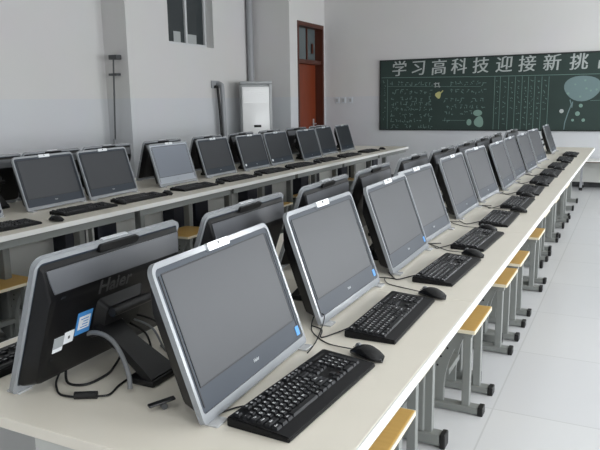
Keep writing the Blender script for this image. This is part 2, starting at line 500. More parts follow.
MB().box((0.001, -0.10, 1.68), (0.02, 0.13, 1.80), 0.004).build('wall_flange', MT['pipe'], hp)
tag(MB().tube([(-6.03, 10.07, 0.0), (-6.03, 10.07, HC)], 0.055, 14).build('drain_pipe', MT['pipe'], None, 50), 'vertical grey drain pipe in the wall corner behind the air conditioner', 'pipe')
ra = thing('radiator', 'grey steel radiator under the left wall, mostly hidden by desks', 'radiator', (XL1+0.002, 6.38, 0))
for k in range(11):
    MB().box((0.05, -0.44+k*0.08, 0.16), (0.13, -0.375+k*0.08, 0.86), 0.02).build('fin', MT['acgrey'], ra, 30)
for z_ in (0.84, 0.2): MB().tube([(0.09, -0.46, z_), (0.09, 0.48, z_)], 0.025, 10).build('header_pipe', MT['pipe'], ra, 50)
for lo, hi in (((0.0, -0.2, 0.5), (0.06, -0.17, 0.56)), ((0.0, 0.2, 0.5), (0.06, 0.23, 0.56)), ((0.05, -0.3, 0.0), (0.12, -0.26, 0.18)), ((0.05, 0.26, 0.0), (0.12, 0.3, 0.18))):
    MB().box(lo, hi).build('bracket', MT['pipe'], ra)
rp = thing('riser_pipe', 'thin dark heating pipe running up beside the left wall pillar', 'pipe', (-6.33, 6.93, 0))
MB().tube([(-0.04, 0, 0.0), (-0.02, 0, 0.95), (0.04, 0, 2.05)], 0.011, 8).build('pipe', MT['darkpipe'], rp, 50)
MB().box((-0.02, -0.03, 2.04), (0.12, 0.07, 2.10), 0.006).build('valve_box', MT['darkpipe'], rp)
MB().box((-0.05, -0.015, 1.83), (0.09, 0.07, 1.86), 0.003).build('clamp', MT['darkpipe'], rp)
MB().tube([(-0.03, 0, 0.84), (-0.03, 0, 0.98)], 0.022, 8).build('pipe_joint', MT['pipe'], rp, 50)

# low bench at the back wall
bn = thing('bench', 'low pale bench with dark legs against the back wall, right side', 'bench', (-0.05, 11.32, 0))
MB().box((-0.95, -0.22, 0.455), (0.9, 0.22, 0.475), 0.003).build('bench_top', MT['edge'], bn)
MB().box((-0.95, -0.226, 0.44), (0.9, -0.2, 0.455)).build('front_edge', MT['benchbrown'], bn)
for x in (-0.90, -0.62, 0.2, 0.8):
    for y in (-0.18, 0.18):
        MB().box((x-0.018, y-0.018, 0.0), (x+0.018, y+0.018, 0.44)).build('leg', MT['pipe'], bn)
        MB().box((x-0.026, y-0.026, 0.0), (x+0.026, y+0.026, 0.045), 0.004).build('foot_cap', MT['cap'], bn)
MB().box((-0.93, 0.12, 0.1), (0.88, 0.14, 0.44)).build('back_panel', MT['lightsteel'], bn)

# ------------------------------------------------------------------ desks
TOP = 0.75
def make_desk(L, name, label, loc, group):
    # local: long axis Y, centred; aisle sides at +-X
    d = thing(name, label, 'desk', loc, 0, group)
    hx = 0.6
    MB().box((-hx+0.004, -L/2+0.001, TOP-0.028), (hx-0.004, L/2-0.001, TOP), 0.002).build('tabletop', MT['laminate'], d)
    for sx in (-1, 1):
        xs = sorted((sx*(hx-0.004), sx*hx))
        MB().box((xs[0], -L/2+0.001, TOP-0.03), (xs[1], L/2-0.001, TOP-0.0005)).build('edge_band', MT['edge'], d)
        xs = sorted((sx*(hx-0.055), sx*(hx-0.03)))
        MB().box((xs[0], -L/2+0.03, TOP-0.08), (xs[1], L/2-0.03, TOP-0.03)).build('apron_rail', MT['steel'], d)
    MB().box((-0.012, -L/2+0.05, 0.22), (0.012, L/2-0.05, TOP-0.03)).build('modesty_panel', MT['lightsteel'], d)
    for sy in (-1, 1):
        y = sy*(L/2-0.02)
        MB().box((-0.11, min(y, y-sy*0.02), 0.05), (0.11, max(y, y-sy*0.02), TOP-0.03)).build('end_panel', MT['lightsteel'], d)
        y0, y1 = sorted((sy*(L/2-0.06), sy*(L/2-0.26)))
        MB().box((-0.13, y0, 0.02), (0.13, y1, TOP-0.03), 0.004).build('cable_pedestal', MT['navy'], d)
        yy = sy*(L/2-0.31)
        for sx in (-1, 1):
            x0, x1 = sorted((sx*0.29, sx*0.35))
            MB().box((x0, yy-0.025, 0.06), (x1, yy+0.025, TOP-0.03), 0.006).build('leg', MT['steel'], d)
            x0, x1 = sorted((sx*0.14, sx*0.53))
            MB().box((x0, yy-0.02, TOP-0.07), (x1, yy+0.02, TOP-0.03)).build('cantilever_arm', MT['steel'], d)
            x0, x1 = sorted((sx*0.13, sx*0.42))
            MB().box((x0, yy-0.03, 0.012), (x1, yy+0.03, 0.06), 0.006).build('foot_bar', MT['steel'], d)
            x0, x1 = sorted((sx*0.42, sx*0.445))
            MB().box((x0, yy-0.033, 0.0), (x1, yy+0.033, 0.065), 0.006).build('foot_cap', MT['cap'], d)
    return d
LA, LB = 1.307, 1.23
deskA = None
XA, XB = -1.055, -3.63
for i in range(7):
    lab = 'cream-topped computer desk, %s from the camera in the near row' % ORD[i]
    if i == 6: lab = 'cream-topped computer desk at the far end of the near row'
    if i == 0: lab = 'cream-topped computer desk closest to the camera, under the screen seen from behind'
    loc = (XA, 0.925+LA*(i+0.5), 0)
    if deskA is None: deskA = make_desk(LA, 'computer_desk', lab, loc, 'desks of the near row')
    else: copy_thing(deskA, 'computer_desk', lab, loc, 0, 'desks of the near row')
deskB = None
for i in range(7):
    lab = 'cream-topped computer desk, %s from the left in the far row by the wall' % ORD[i]
    loc = (XB, 9.66-LB*(6.5-i), 0)
    if deskB is None: deskB = make_desk(LB, 'computer_desk', lab, loc, 'desks of the far row')
    else: copy_thing(deskB, 'computer_desk', lab, loc, 0, 'desks of the far row')

# ------------------------------------------------------------------ all-in-one computers
PWID, PHEI = 0.552, 0.372
MESH = {}
def computer_meshes(key, T, reach, shift=0.0):
    z0 = 0.0065
    def P(u, v, n): return (-v*math.sin(T)+n*math.cos(T), u, z0+v*math.cos(T)+n*math.sin(T))
    D = {}
    U = PWID/2
    out = rrect(-U, 0.0, U, PHEI, 0.028, 6, 0.012)
    inn = rrect(-U+0.0095, 0.022, U-0.0095, PHEI-0.0135, 0.016, 6, 0.008)
    D['acrylic_frame'] = MB().ring(out, inn, lambda p: P(p[0], p[1], -0.011), lambda p: P(p[0], p[1], 0.003)).mesh('acrylic_frame', MT['acrylic'], 30)
    bo = rrect(-U+0.010, 0.0225, U-0.010, PHEI-0.014, 0.015, 6, 0.007)
    D['bezel'] = MB().prism(bo, lambda p: P(p[0], p[1], -0.011), lambda p: P(p[0], p[1], 0.0)).mesh('bezel', MT['bezel'])
    so, si = rrect(-0.246, 0.076, 0.246, 0.345, 0.002, 1), rrect(-0.2425, 0.079, 0.2425, 0.3415, 0.001, 1)
    D['screen_gasket'] = MB().ring(so, si, lambda p: P(p[0], p[1], 0.0), lambda p: P(p[0], p[1], 0.0012)).mesh('screen_gasket', MT['groove'])
    D['screen'] = MB().prism(si, lambda p: P(p[0], p[1], 0.0), lambda p: P(p[0], p[1], 0.0007)).mesh('screen', MT['screen'])
    for s, nm in ((-1, 'left'), (1, 'right')):
        g = MB()
        q = rrect(s*0.2545-0.0022, 0.034, s*0.2545+0.0022, PHEI-0.03, 0.001, 1)
        g.prism(q, lambda p: P(p[0], p[1], 0.0), lambda p: P(p[0], p[1], 0.0012))
        D['groove_'+nm] = g.mesh('side_groove', MT['groove'])
    # back shell: frustum with a sloping top band
    r0 = rrect(-0.264, 0.022, 0.264, PHEI-0.018, 0.012, 3); r1 = rrect(-0.262, 0.024, 0.262, PHEI-0.026, 0.012, 3)
    r2_ = rrect(-0.252, 0.040, 0.252, PHEI-0.085, 0.02, 3); r3 = rrect(-0.240, 0.052, 0.240, PHEI-0.10, 0.02, 3)
    def SL_(u, t_): return P(u, PHEI-0.026-0.059*t_, -0.022-0.030*t_)
    bo_ = [(-0.252, 0.06), (0.252, 0.06), (0.248, 0.5), (0.240, 0.93), (-0.240, 0.93), (-0.248, 0.5)]
    off = Vector(P(0, 0.45, -0.9))-Vector(P(0, 0, 0)); off = off.normalized()*0.0022
    D['top_band'] = MB().prism(bo_, lambda p: tuple(Vector(SL_(*p))-off*0.5), lambda p: tuple(Vector(SL_(*p))+off)).mesh('top_band', MT['topband'])
    D['back_shell'] = MB().loft([[P(p[0], p[1], -0.0115) for p in r0], [P(p[0], p[1], -0.022) for p in r1], [P(p[0], p[1], -0.052) for p in r2_], [P(p[0], p[1], -0.056) for p in r3]]).mesh('back_shell', MT['shell'], 25)
    q = rrect(-0.05, PHEI-0.019, 0.05, PHEI+0.0008, 0.004, 2)
    D['webcam_bar'] = MB().prism(q, lambda p: P(p[0], p[1], -0.004), lambda p: P(p[0], p[1], 0.0075)).mesh('webcam_bar', MT['silver'])
    q = rrect(-0.004, PHEI-0.01, 0.004, PHEI-0.002, 0.0035, 3)
    D['webcam_lens'] = MB().prism(q, lambda p: P(p[0], p[1], 0.0075), lambda p: P(p[0], p[1], 0.0085)).mesh('webcam_lens', MT['lens'])
    q = rrect(-0.075, PHEI-0.022, 0.075, PHEI-0.003, 0.008, 3)
    D['webcam_housing'] = MB().prism(q, lambda p: P(p[0], p[1], -0.021), lambda p: P(p[0], p[1], -0.0115)).mesh('webcam_housing', MT['black'])
    n1, n2 = Vector(P(0, 0, 1))-Vector(P(0, 0, 0)), 0
    ud, vd = (0, 1, 0), Vector(P(0, 1, 0))-Vector(P(0, 0, 0))
    D['logo'] = MB().text('Haier', 0.0125, P(0.0, 0.051, 0.0006), ud, vd, 0.0004, 0.0002).mesh('logo', MT['sticker_grey'])
    D['rear_logo'] = MB().text('Haier', 0.056, P(0.032, 0.268, -0.0565), (0, -1, 0), vd, 0.0008, 0.0008).mesh('rear_logo', MT['dimprint'])
    # hinge block and kickstand
    hgo = rrect(-0.09, 0.115, 0.09, 0.235, 0.012, 3); hgi = rrect(-0.07, 0.13, 0.07, 0.215, 0.012, 3)
    D['hinge_block'] = MB().loft([[P(p[0], p[1], -0.055) for p in hgo], [P(p[0], p[1], -0.078) for p in hgi]]).mesh('hinge_block', MT['black'], 30)
    D['hinge_pin'] = MB().tube([P(-0.085, 0.205, -0.09), P(0.065, 0.205, -0.09)], 0.013, 10).mesh('hinge_pin', MT['silver'] if False else MT['black'], 40)
    A = Vector(P(shift, 0.15, -0.066)); B_ = Vector((-reach+0.012, shift, 0.012))
    dd = (B_-A).normalized(); nn = Vector((dd.z, 0, -dd.x))*0.011
    st = MB()
    lp = []
    for t_, wv in ((0, 0.045), (0.4, 0.036), (0.85, 0.046), (1, 0.052)):
        c = A.lerp(B_, t_)
        lp.append([c-nn+Vector((0, -wv, 0)), c-nn+Vector((0, wv, 0)), c+nn+Vector((0, wv, 0)), c+nn+Vector((0, -wv, 0))])
    st.loft(lp)
    D['stand_arm'] = st.mesh('stand_arm', MT['black'])
    D['stand_foot'] = MB().box((-reach, shift-0.054, 0.0), (-reach+0.085, shift+0.054, 0.018), 0.005).mesh('stand_foot', MT['black'], 30)
    for nm, s in (('left', -1), ('right', 1)):
        f_ = MB()
        c = s*(U-0.035)
        f_.box((-0.018, c-0.022, 0.0), (0.026, c+0.022, 0.0065), 0.003)
        D['foot_'+nm] = f_.mesh('clear_foot', MT['clear'], 30)
    b = MB().prism(rrect(0.236, 0.032, 0.256, 0.058, 0.002, 2), lambda p: P(p[0], p[1], 0.0001), lambda p: P(p[0], p[1], 0.0016))
    D['blue_sticker'] = b.mesh('blue_sticker', MT['sticker_blue'])
    D['white_sticker'] = MB().prism(rrect(-0.243, 0.046, -0.215, 0.070, 0.011, 4), lambda p: P(p[0], p[1], 0.0001), lambda p: P(p[0], p[1], 0.0016)).mesh('white_sticker', MT['sticker_white'])
    MESH[key] = D
    return P
NEAR, REAR, FAR = 'near', 'rear', 'far'
P_near = computer_meshes(NEAR, 0.345, 0.225)
P_rear = computer_meshes(REAR, 0.335, 0.30, 0.045)
computer_meshes('rear_short', 0.335, 0.205, 0.045)
P_far = computer_meshes(FAR, 0.29, 0.22)
def computer(kind, label, loc, rz, group, extra=(), pale=False):
    D = dict(MESH[kind])
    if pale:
        for n, m_ in (('screen', 'palescreen'), ('bezel', 'silverbezel')):
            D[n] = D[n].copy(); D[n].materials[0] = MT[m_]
    c = thing('all_in_one_computer', label, 'computer', loc, rz, group)
    o = {}
    for n in ('acrylic_frame', 'bezel', 'back_shell', 'webcam_bar', 'webcam_housing', 'hinge_block', 'stand_arm', 'stand_foot'):
        o[n] = link(n, D[n], c)
    link('clear_foot', D['foot_left'], c); link('clear_foot', D['foot_right'], c)
    for n in ('screen', 'screen_gasket', 'logo'): link(n, D[n], o['bezel'])
    link('side_groove', D['groove_left'], o['bezel']); link('side_groove', D['groove_right'], o['bezel'])
    link('top_band', D['top_band'], o['back_shell'])
    link('webcam_lens', D['webcam_lens'], o['webcam_bar'])
    link('hinge_pin', D['hinge_pin'], o['hinge_block'])
    link('rear_logo', D['rear_logo'], o['back_shell'])
    for n in extra: link(n, D[n], o['bezel'])
    return c

A_R = [(-0.800, 1.352, 0.044), (-0.833, 2.049, 0.010), (-0.828, 2.722, 0.020), (-0.864, 3.262, -0.019), (-0.877, 4.071, -0.006), (-0.880, 4.768, -0.040),
       (-0.848, 5.422, 0.002), (-0.865, 6.140, 0.0), (-0.848, 6.767, -0.019), (-0.868, 7.694, -0.06), (-0.884, 9.057, 0.0)]
labsA = ['large grey all-in-one computer nearest the camera, clear frame, screen facing the aisle',
         'grey all-in-one computer facing the aisle, second from camera in the near row',
         'grey all-in-one computer facing the aisle, third from camera, overlapping the fourth',
         'grey all-in-one computer partly hidden behind the third one in the near row']
for i, (x, y, a) in enumerate(A_R):
    lab = labsA[i] if i < 4 else 'grey all-in-one computer facing the aisle, %s from camera in the near row' % ORD[i]
    if i == 10: lab = 'last all-in-one computer of the near row, facing the aisle below the chalkboard'
    computer(NEAR, lab, (x, y, TOP), a, 'computers facing the aisle on the near row', ('blue_sticker',) if i < 3 else ())
A_L = [(-1.325, 1.285, 0.021), (-1.31, 1.93, 0.03), (-1.315, 2.602, 0.05), (-1.326, 3.243, 0.042), (-1.345, 4.018, -0.011), (-1.323, 4.66, -0.032), (-1.317, 5.33, -0.023), (-1.325, 6.0, -0.004), (-1.323, 6.66, -0.007), (-1.31, 7.55, -0.05)]
rear1 = None
for i, (x, y, a) in enumerate(A_L):
    lab = 'black all-in-one computer turned away, stickers and cables on its back, nearest the camera' if i == 0 else 'black all-in-one computer seen from behind, %s from camera in the near row' % ORD[i]
    c = computer(REAR if i == 0 else 'rear_short', lab, (x, y, TOP), PI+a, 'computers turned away on the near row')
    if i == 0: rear1 = c
# stickers on the back of the nearest turned-away computer (local u to the left as seen from behind)
P = P_rear
sh = [o for o in rear1.children if o.name.startswith('back_shell')][0]
def plate(name, u0, v0, u1, v1, m, n0=-0.0560, n1=-0.0572, par=None):
    return MB().prism(rrect(min(u0, u1), v0, max(u0, u1), v1, 0.001, 1), lambda p: P(p[0], p[1], n0), lambda p: P(p[0], p[1], n1)).build(name, m, par or sh)
bs = plate('blue_white_label', 0.152, 0.147, 0.100, 0.213, MT['sticker_blue'])
plate('label_text_field', 0.145, 0.162, 0.106, 0.200, MT['sticker_white'], -0.0572, -0.0578)
tm = MB()
for k in range(4):
    v_ = 0.192-k*0.008
    tm.prism(rrect(0.112, v_-0.0012, 0.140-random.uniform(0, .012), v_+0.0012, 0.0005, 1), lambda p: P(p[0], p[1], -0.0578), lambda p: P(p[0], p[1], -0.0582))
tm.build('label_print', MT['sticker_blue'], sh)
plate('white_square_label', 0.187, 0.136, 0.155, 0.170, MT['sticker_white'])
plate('label_mark', 0.174, 0.149, 0.168, 0.157, MT['dimprint'], -0.0572, -0.0578)
plate('grey_spec_label', 0.219, 0.122, 0.188, 0.164, MT['sticker_white'])
plate('grey_spec_print', 0.219, 0.134, 0.188, 0.164, MT['sticker_grey'], -0.0572, -0.0578)
# dark badge on the sloping top band
def slope_pt(p): # point on the sloping band between v=PHEI-0.026,n=-0.022 and v=PHEI-0.085,n=-0.052
    t_ = p[1]; return (p[0], PHEI-0.026-0.059*t_, -0.022-0.030*t_)
MB().prism([(0.15, 0.25), (0.085, 0.25), (0.085, 0.72), (0.15, 0.72)], lambda p: P(*slope_pt(p)), lambda p: tuple(Vector(P(*slope_pt(p)))+Vector((-0.0015, 0, 0.0034)))).build('top_badge', MT['black'], sh)
for u_, v_ in ((0.222, 0.275), (0.222, 0.10), (-0.21, 0.10)):
    plate('screw_slot', u_, v_, u_-0.014, v_+0.006, MT['groove'], -0.0555, -0.0566)
plate('hinge_screw', 0.005, 0.15, -0.003, 0.157, MT['sticker_grey'], -0.0775, -0.0788, [o for o in rear1.children if o.name.startswith('hinge_block')][0])

# far row
B_R = [(-3.56, 2.55, 0.03), (-3.556, 3.271, 0.049), (-3.547, 3.833, 0.051), (-3.525, 4.619, 0.029), (-3.552, 5.335, 0.039), (-3.528, 5.99, 0.03), (-3.541, 6.58, 0.03), (-3.48, 7.25, 0.047), (-3.584, 7.99, 0.053), (-3.594, 8.649, 0.065)]
for i, (x, y, a) in enumerate(B_R):
    lab = 'dark all-in-one computer facing right, %s from the left in the far row' % ORD[i]
    if i == 0: lab = 'all-in-one computer in the far row cut off by the left picture edge'
    if i == 3: lab = 'all-in-one computer with the palest screen of the far row, fourth from left'
    if i == 9: lab = 'dark all-in-one computer at the far end of the far row'
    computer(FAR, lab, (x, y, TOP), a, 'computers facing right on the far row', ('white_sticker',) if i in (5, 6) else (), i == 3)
B_L = [2.35, 3.05, 3.62, 4.22, 4.95, 5.68, 6.35, 7.0, 7.72, 8.4]
for i, y in enumerate(B_L):
    computer(FAR, 'black all-in-one computer facing the wall, %s from the left in the far row' % ORD[i], (-4.06, y, TOP), PI+random.uniform(-.04, .04), 'computers facing the wall on the far row')

# ------------------------------------------------------------------ keyboards
KL, KD = 0.452, 0.160
kb = MB()
prof = [(-KD/2, 0.0), (KD/2, 0.0), (KD/2, 0.010), (KD/2-0.004, 0.013), (-KD/2+0.006, 0.024), (-KD/2, 0.021)]
kb.prism(prof, lambda p: (p[0], -KL/2, p[1]), lambda p: (p[0], KL/2, p[1]))
bmesh.ops.bevel(kb.bm, geom=kb.bm.edges[:], offset=0.0025, segments=2, affect='EDGES', clamp_overlap=True)
KBASE = kb.mesh('keyboard_base', MT['kbd'], 35)
U1 = 0.0186
keys = []   # (x, y, wx, wy)
def krow(x, y0, ws, h=1.0, hx=None):
    y = y0
    for w_ in ws:
        if w_ > 0: keys.append((x, y+w_*U1/2, U1*h, w_*U1))
        y += abs(w_)*U1
xr = [-0.061, -0.037, -0.0184, 0.0002, 0.0188, 0.0374]
yL = -KL/2+0.009
krow(xr[0], yL, [1, -1]+[1]*4+[-.5]+[1]*4+[-.5]+[1]*4)
krow(xr[1], yL, [1]*13+[2]); krow(xr[2], yL, [1.5]+[1]*12+[1.5]); krow(xr[3], yL, [1.75]+[1]*11+[2.25]); krow(xr[4], yL, [2.25]+[1]*10+[2.75])
krow(xr[5], yL, [1.25, 1.25, 1.25, 6.25, 1.25, 1.25, 1.25, 1.25])
yN = yL+15.25*U1
for r_ in (0, 1, 2): krow(xr[r_], yN, [1, 1, 1])
krow(xr[4], yN+U1, [1]); krow(xr[5], yN, [1, 1, 1])
yP = yN+3.25*U1
krow(xr[1], yP, [1]*4); krow(xr[2], yP, [1]*3); krow(xr[3], yP, [1]*3); krow(xr[4], yP, [1]*3); krow(xr[5], yP, [2, 1])
keys.append(((xr[2]+xr[3])/2, yP+3.5*U1, 2*U1, U1)); keys.append(((xr[4]+xr[5])/2, yP+3.5*U1, 2*U1, U1))
SL = (0.024-0.013)/(KD-0.010)
def ztop(x): return 0.013+(KD/2-0.004-x)*SL
def keyshape(m, cx, cy, cz, wx, wy):
    g = 0.0012
    lo = [(cx-wx/2+g, cy-wy/2+g), (cx+wx/2-g, cy-wy/2+g), (cx+wx/2-g, cy+wy/2-g), (cx-wx/2+g, cy+wy/2-g)]
    hi = [(cx-wx/2+.0032, cy-wy/2+.0034), (cx+wx/2-.0038, cy-wy/2+.0034), (cx+wx/2-.0038, cy+wy/2-.0034), (cx-wx/2+.0032, cy+wy/2-.0034)]
    zz = lambda x: cz-(x-cx)*SL
    m.loft([[(x, y, zz(x)-0.001) for x, y in lo], [(x, y, zz(x)+0.0062) for x, y in hi]])
km = MB()
for x, y, wx, wy in keys: keyshape(km, x, y, ztop(x), wx, wy)
KCAPS = km.mesh('keycaps', MT['keycap'])
KM = {}
def keymesh(wx, wy):
    k = (round(wx, 4), round(wy, 4))
    if k not in KM:
        m = MB(); keyshape(m, 0, 0, 0, wx, wy); KM[k] = m.mesh('key', MT['keycap'])
    return KM[k]
# lettering on the key tops
tx = MB()
rows = ['`1234567890-=', 'QWERTYUIOP[]\\', "ASDFGHJKL;'", 'ZXCVBNM,./']
idx = 16-3
main = [[k for k in keys if abs(k[0]-xr[r]) < 1e-6 and k[1] < yN-0.005] for r in range(6)]
def kt(s_, k, sz=0.0095):
    x, y = k[0]-0.001, k[1]-0.0012
    tx.text(s_, sz, (x, y, ztop(x)+0.0064), (0, 1, 0), (-1, 0, SL), 0.0001)
for s_, k in zip(rows[0], main[1]): kt(s_, k)
for s_, k in zip(rows[1], main[2][1:]): kt(s_, k)
for s_, k in zip(rows[2], main[3][1:]): kt(s_, k)
for s_, k in zip(rows[3], main[4][1:]): kt(s_, k)
for s_, k in zip(['Esc']+['F%d' % i for i in range(1, 13)], main[0]): kt(s_, k, 0.006)
kt('Tab', main[2][0], 0.006); kt('Caps', main[3][0], 0.006); kt('Shift', main[4][0], 0.006); kt('Shift', main[4][-1], 0.006); kt('Enter', main[3][-1], 0.006)
for s_, i in (('Ctrl', 0), ('Alt', 2), ('Alt', 4), ('Ctrl', 7)): kt(s_, main[5][i], 0.006)
pad = [k for k in keys if k[1] > yP]
for s_, k in zip('N/*-' '789' '456' '123', pad): kt(s_, k)
KTXT = tx.mesh('key_lettering', MT['white'])
LED = MB().box((-0.066, yP+0.004, 0.0228), (-0.056, yP+4*U1-0.006, 0.0243), 0.0006).mesh('status_panel', MT['black'])

def keyboard(label, loc, rz, group, detail, cord=None, letters=True):
    k = thing('keyboard', label, 'keyboard', loc, rz, group)
    link('keyboard_base', KBASE, k); link('status_panel', LED, k)
    if detail:
        for x, y, wx, wy in keys:
            o = link('key', keymesh(wx, wy), k); o.location = (x, y, ztop(x))
    else:
        link('keycaps', KCAPS, k)
    if letters: link('key_lettering', KTXT, k)
    if cord: MB().tube(cord, 0.0022, 6, 5).build('cord', MT['cord'], k, 60)
    return k
K_A = [(-0.660, 1.330, -0.050), (-0.655, 1.950, 0.015), (-0.640, 2.613, -0.035), (-0.648, 3.243, -0.030), (-0.657, 3.884, 0.010), (-0.652, 4.528, 0.0), (-0.660, 5.19, 0.03), (-0.659, 5.88, 0.02), (-0.655, 6.50, 0.02), (-0.66, 7.22, 0.0), (-0.66, 8.0, 0.03), (-0.66, 8.75, 0.0)]
def kcord(i):
    s = random.uniform(-.03, .03)
    return [(-KD/2+0.003, -0.14, 0.012), (-KD/2-0.03, -0.17+s, 0.003), (-KD/2-0.06, -0.235+s, 0.003), (-KD/2-0.085, -0.20, 0.003), (-KD/2-0.13, -0.15+s, 0.0028)]
for i, (x, y, a) in enumerate(K_A):
    lab = 'black keyboard, %s from the camera on the near row, front of facing screen' % ORD[i]
    if i == 0: lab = 'black keyboard in front of the nearest screen, closest to the camera'
    if i == 1: lab = 'black keyboard in front of the second screen, between the two nearest mice'
    if i == 11: lab = 'black keyboard farthest from the camera on the near row'
    keyboard(lab, (x, y, TOP), a, 'keyboards on the near row', i < 3, kcord(i) if i < 9 else None, i < 6)
keyboard('black keyboard peeking out behind the turned-away computer at left edge', (-1.51, 1.26, TOP), PI, None, False, None)
K_B = [(-3.22, 2.52, -0.05), (-3.26, 3.22, -0.05), (-3.26, 3.78, -0.04), (-3.25, 4.46, -0.05), (-3.25, 5.12, -0.03), (-3.25, 5.80, -0.04), (-3.25, 6.45, -0.03), (-3.25, 7.15, 0.0), (-3.25, 7.85, 0.0), (-3.25, 8.55, 0.0)]
for i, (x, y, a) in enumerate(K_B):
    keyboard('black keyboard on the far row of desks, %s from the left' % ORD[i], (x, y, TOP), a, 'keyboards on the far row', False, None, False)

# ------------------------------------------------------------------ mice
def mouse_body():
    m = MB(); loops = []
    n = 18; NX = 12
    L_, W_, H_ = 0.112, 0.060, 0.037
    for k in range(NX+1):
        t_ = k/NX
        x = -L_/2+L_*t_
        s = math.sqrt(max(0.0, 1-(2*t_-1)**2))**0.62
        s = max(s, 0.12)
        wv = W_/2*s*(0.90+0.14*t_)
        hv = H_*(0.35+0.65*math.sin(PI*min(1, 0.12+0.78*t_))**0.9)*max(s, .25)
        lp = []
        for j in range(n):
            a = 2*PI*j/n
            y = wv*math.copysign(abs(math.cos(a))**0.85, math.cos(a)); z = math.sin(a)
            lp.append((x, y, 0.012+(hv-0.012)*z if z > 0 else 0.012+0.010*z))
        loops.append(lp)
    return m.loft(loops).mesh('mouse_body', MT['mouse'], 60)
MBODY = mouse_body()
MWHEEL = MB().tube([(-0.030, -0.004, 0.0275), (-0.030, 0.004, 0.0275)], 0.009, 12).mesh('scroll_wheel', MT['greycord'])
MSPLIT = MB().tube([(-0.050, 0, 0.0190), (-0.040, 0, 0.0265), (-0.015, 0, 0.0345)], 0.0009, 6).mesh('button_split', MT['groove'])
def mouse(label, loc, rz, group, cord=None):
    m = thing('computer_mouse', label, 'mouse', loc, rz, group)
    link('mouse_body', MBODY, m, ); link('scroll_wheel', MWHEEL, m); link('button_split', MSPLIT, m)
    if cord: MB().tube(cord, 0.0019, 6, 6).build('cord', MT['cord'], m, 60)
    return m
M_A = [(-0.612, 1.600, -0.35), (-0.602, 2.225, -0.30), (-0.605, 2.905, -0.35), (-0.660, 3.525, -0.3), (-0.601, 4.197, -0.3), (-0.64, 4.86, -0.2), (-0.62, 5.53, -0.3), (-0.62, 6.18, -0.2), (-0.62, 6.83, -0.1), (-0.62, 7.58, -0.3), (-0.62, 8.38, -0.2)]
for i, (x, y, a) in enumerate(M_A):
    lab = 'black corded mouse, %s from the camera on the near row' % ORD[i]
    if i == 0: lab = 'black mouse nearest the camera, between the two closest keyboards, cord looped'
    if i == 10: lab = 'black mouse farthest from the camera on the near row'
    R_ = Matrix.Rotation(-a, 3, 'Z')
    def L(wx, wy, wz): return tuple(R_ @ (Vector((wx, wy, wz))-Vector((x, y, TOP))))
    z = TOP+0.0025
    if i == 0:
        pts = [(-0.745, 1.648, z), (-0.801, 1.685, z), (-0.852, 1.745, z), (-0.863, 1.800, z+0.03), (-0.825, 1.785, z+0.03), (-0.795, 1.665, z), (-0.775, 1.560, z)]
    else:
        s = random.uniform(-.02, .02)
        pts = [(x-0.13, y+0.07, z), (x-0.20, y+0.12+s, z), (x-0.235, y+0.16, z+0.003), (x-0.20, y+0.20+s, z), (x-0.27, y+0.17, z), (x-0.36, y+0.10, z)]
    nose = Vector((x, y, TOP)) + Matrix.Rotation(a, 3, 'Z') @ Vector((-0.052, 0, 0.012))
    mouse(lab, (x, y, TOP), a, 'mice on the near row', [L(*nose)]+[L(*p_) for p_ in pts] if i < 9 else None)
M_B = [(-3.12, 2.84), (-3.22, 3.52), (-3.2, 4.03), (-3.2, 4.76), (-3.2, 5.42), (-3.2, 6.09), (-3.2, 6.77), (-3.2, 7.5), (-3.2, 8.95)]
for i, (x, y) in enumerate(M_B):
    mouse('black mouse on the far row of desks, %s from the left' % ORD[i], (x, y, TOP), random.uniform(-.4, .1), 'mice on the far row')

# ------------------------------------------------------------------ loose cables and the small clip on the nearest desk
Z0 = TOP
pc = thing('power_lead', 'black power lead with inline plug behind the nearest turned-away computer', 'cable', (-1.14, 1.08, Z0))
def rel(pts, o): return [tuple(Vector(p_)-Vector(o)) for p_ in pts]
o_ = (-1.14, 1.08, Z0)
pc_pts = [(-1.285, 1.165, Z0+0.045), (-1.27, 1.115, Z0+0.012), (-1.24, 1.085, Z0+0.004), (-1.202, 1.063, Z0+0.004), (-1.160, 1.065, Z0+0.006)]
MB().tube(rel(pc_pts, o_), 0.0028, 8, 6).build('lead', MT['cord'], pc, 60)
MB().tube(rel([(-1.160, 1.066, Z0+0.0095), (-1.112, 1.092, Z0+0.0095)], o_), 0.0095, 10).build('inline_plug', MT['cap'], pc, 50)
MB().tube(rel([(-1.112, 1.092, Z0+0.006), (-1.095, 1.115, Z0+0.004), (-1.11, 1.165, Z0+0.004), (-1.115, 1.215, Z0+0.004), (-1.10, 1.235, Z0+0.004)], o_), 0.0028, 8, 6).build('lead', MT['cord'], pc, 60)
tag(MB().tube([(-1.255, 1.150, Z0+0.055), (-1.26, 1.178, Z0+0.085), (-1.235, 1.188, Z0+0.112), (-1.19, 1.190, Z0+0.122), (-1.14, 1.185, Z0+0.110), (-1.10, 1.175, Z0+0.075), (-1.075, 1.165, Z0+0.035), (-1.065, 1.155, Z0+0.007)], 0.0062, 10, 6).build('grey_cable', MT['greycord'], None, 60),
    'thick grey cable arching from the back of the nearest turned-away computer', 'cable')
tag(MB().tube([(-1.262, 1.138, Z0+0.03), (-1.235, 1.118, Z0+0.006), (-1.19, 1.135, Z0+0.004), (-1.185, 1.20, Z0+0.0045), (-1.20, 1.245, Z0+0.006), (-1.205, 1.285, Z0+0.03)], 0.0034, 8, 6).build('black_cable', MT['cord'], None, 60),
    'thicker black cable sagging under the grey arching cable', 'cable')
cb2 = thing('cable_bundle', 'thin black and grey cables hanging by the stand of the nearest turned-away computer', 'cable', (-1.19, 1.32, Z0))
o_ = (-1.19, 1.32, Z0)
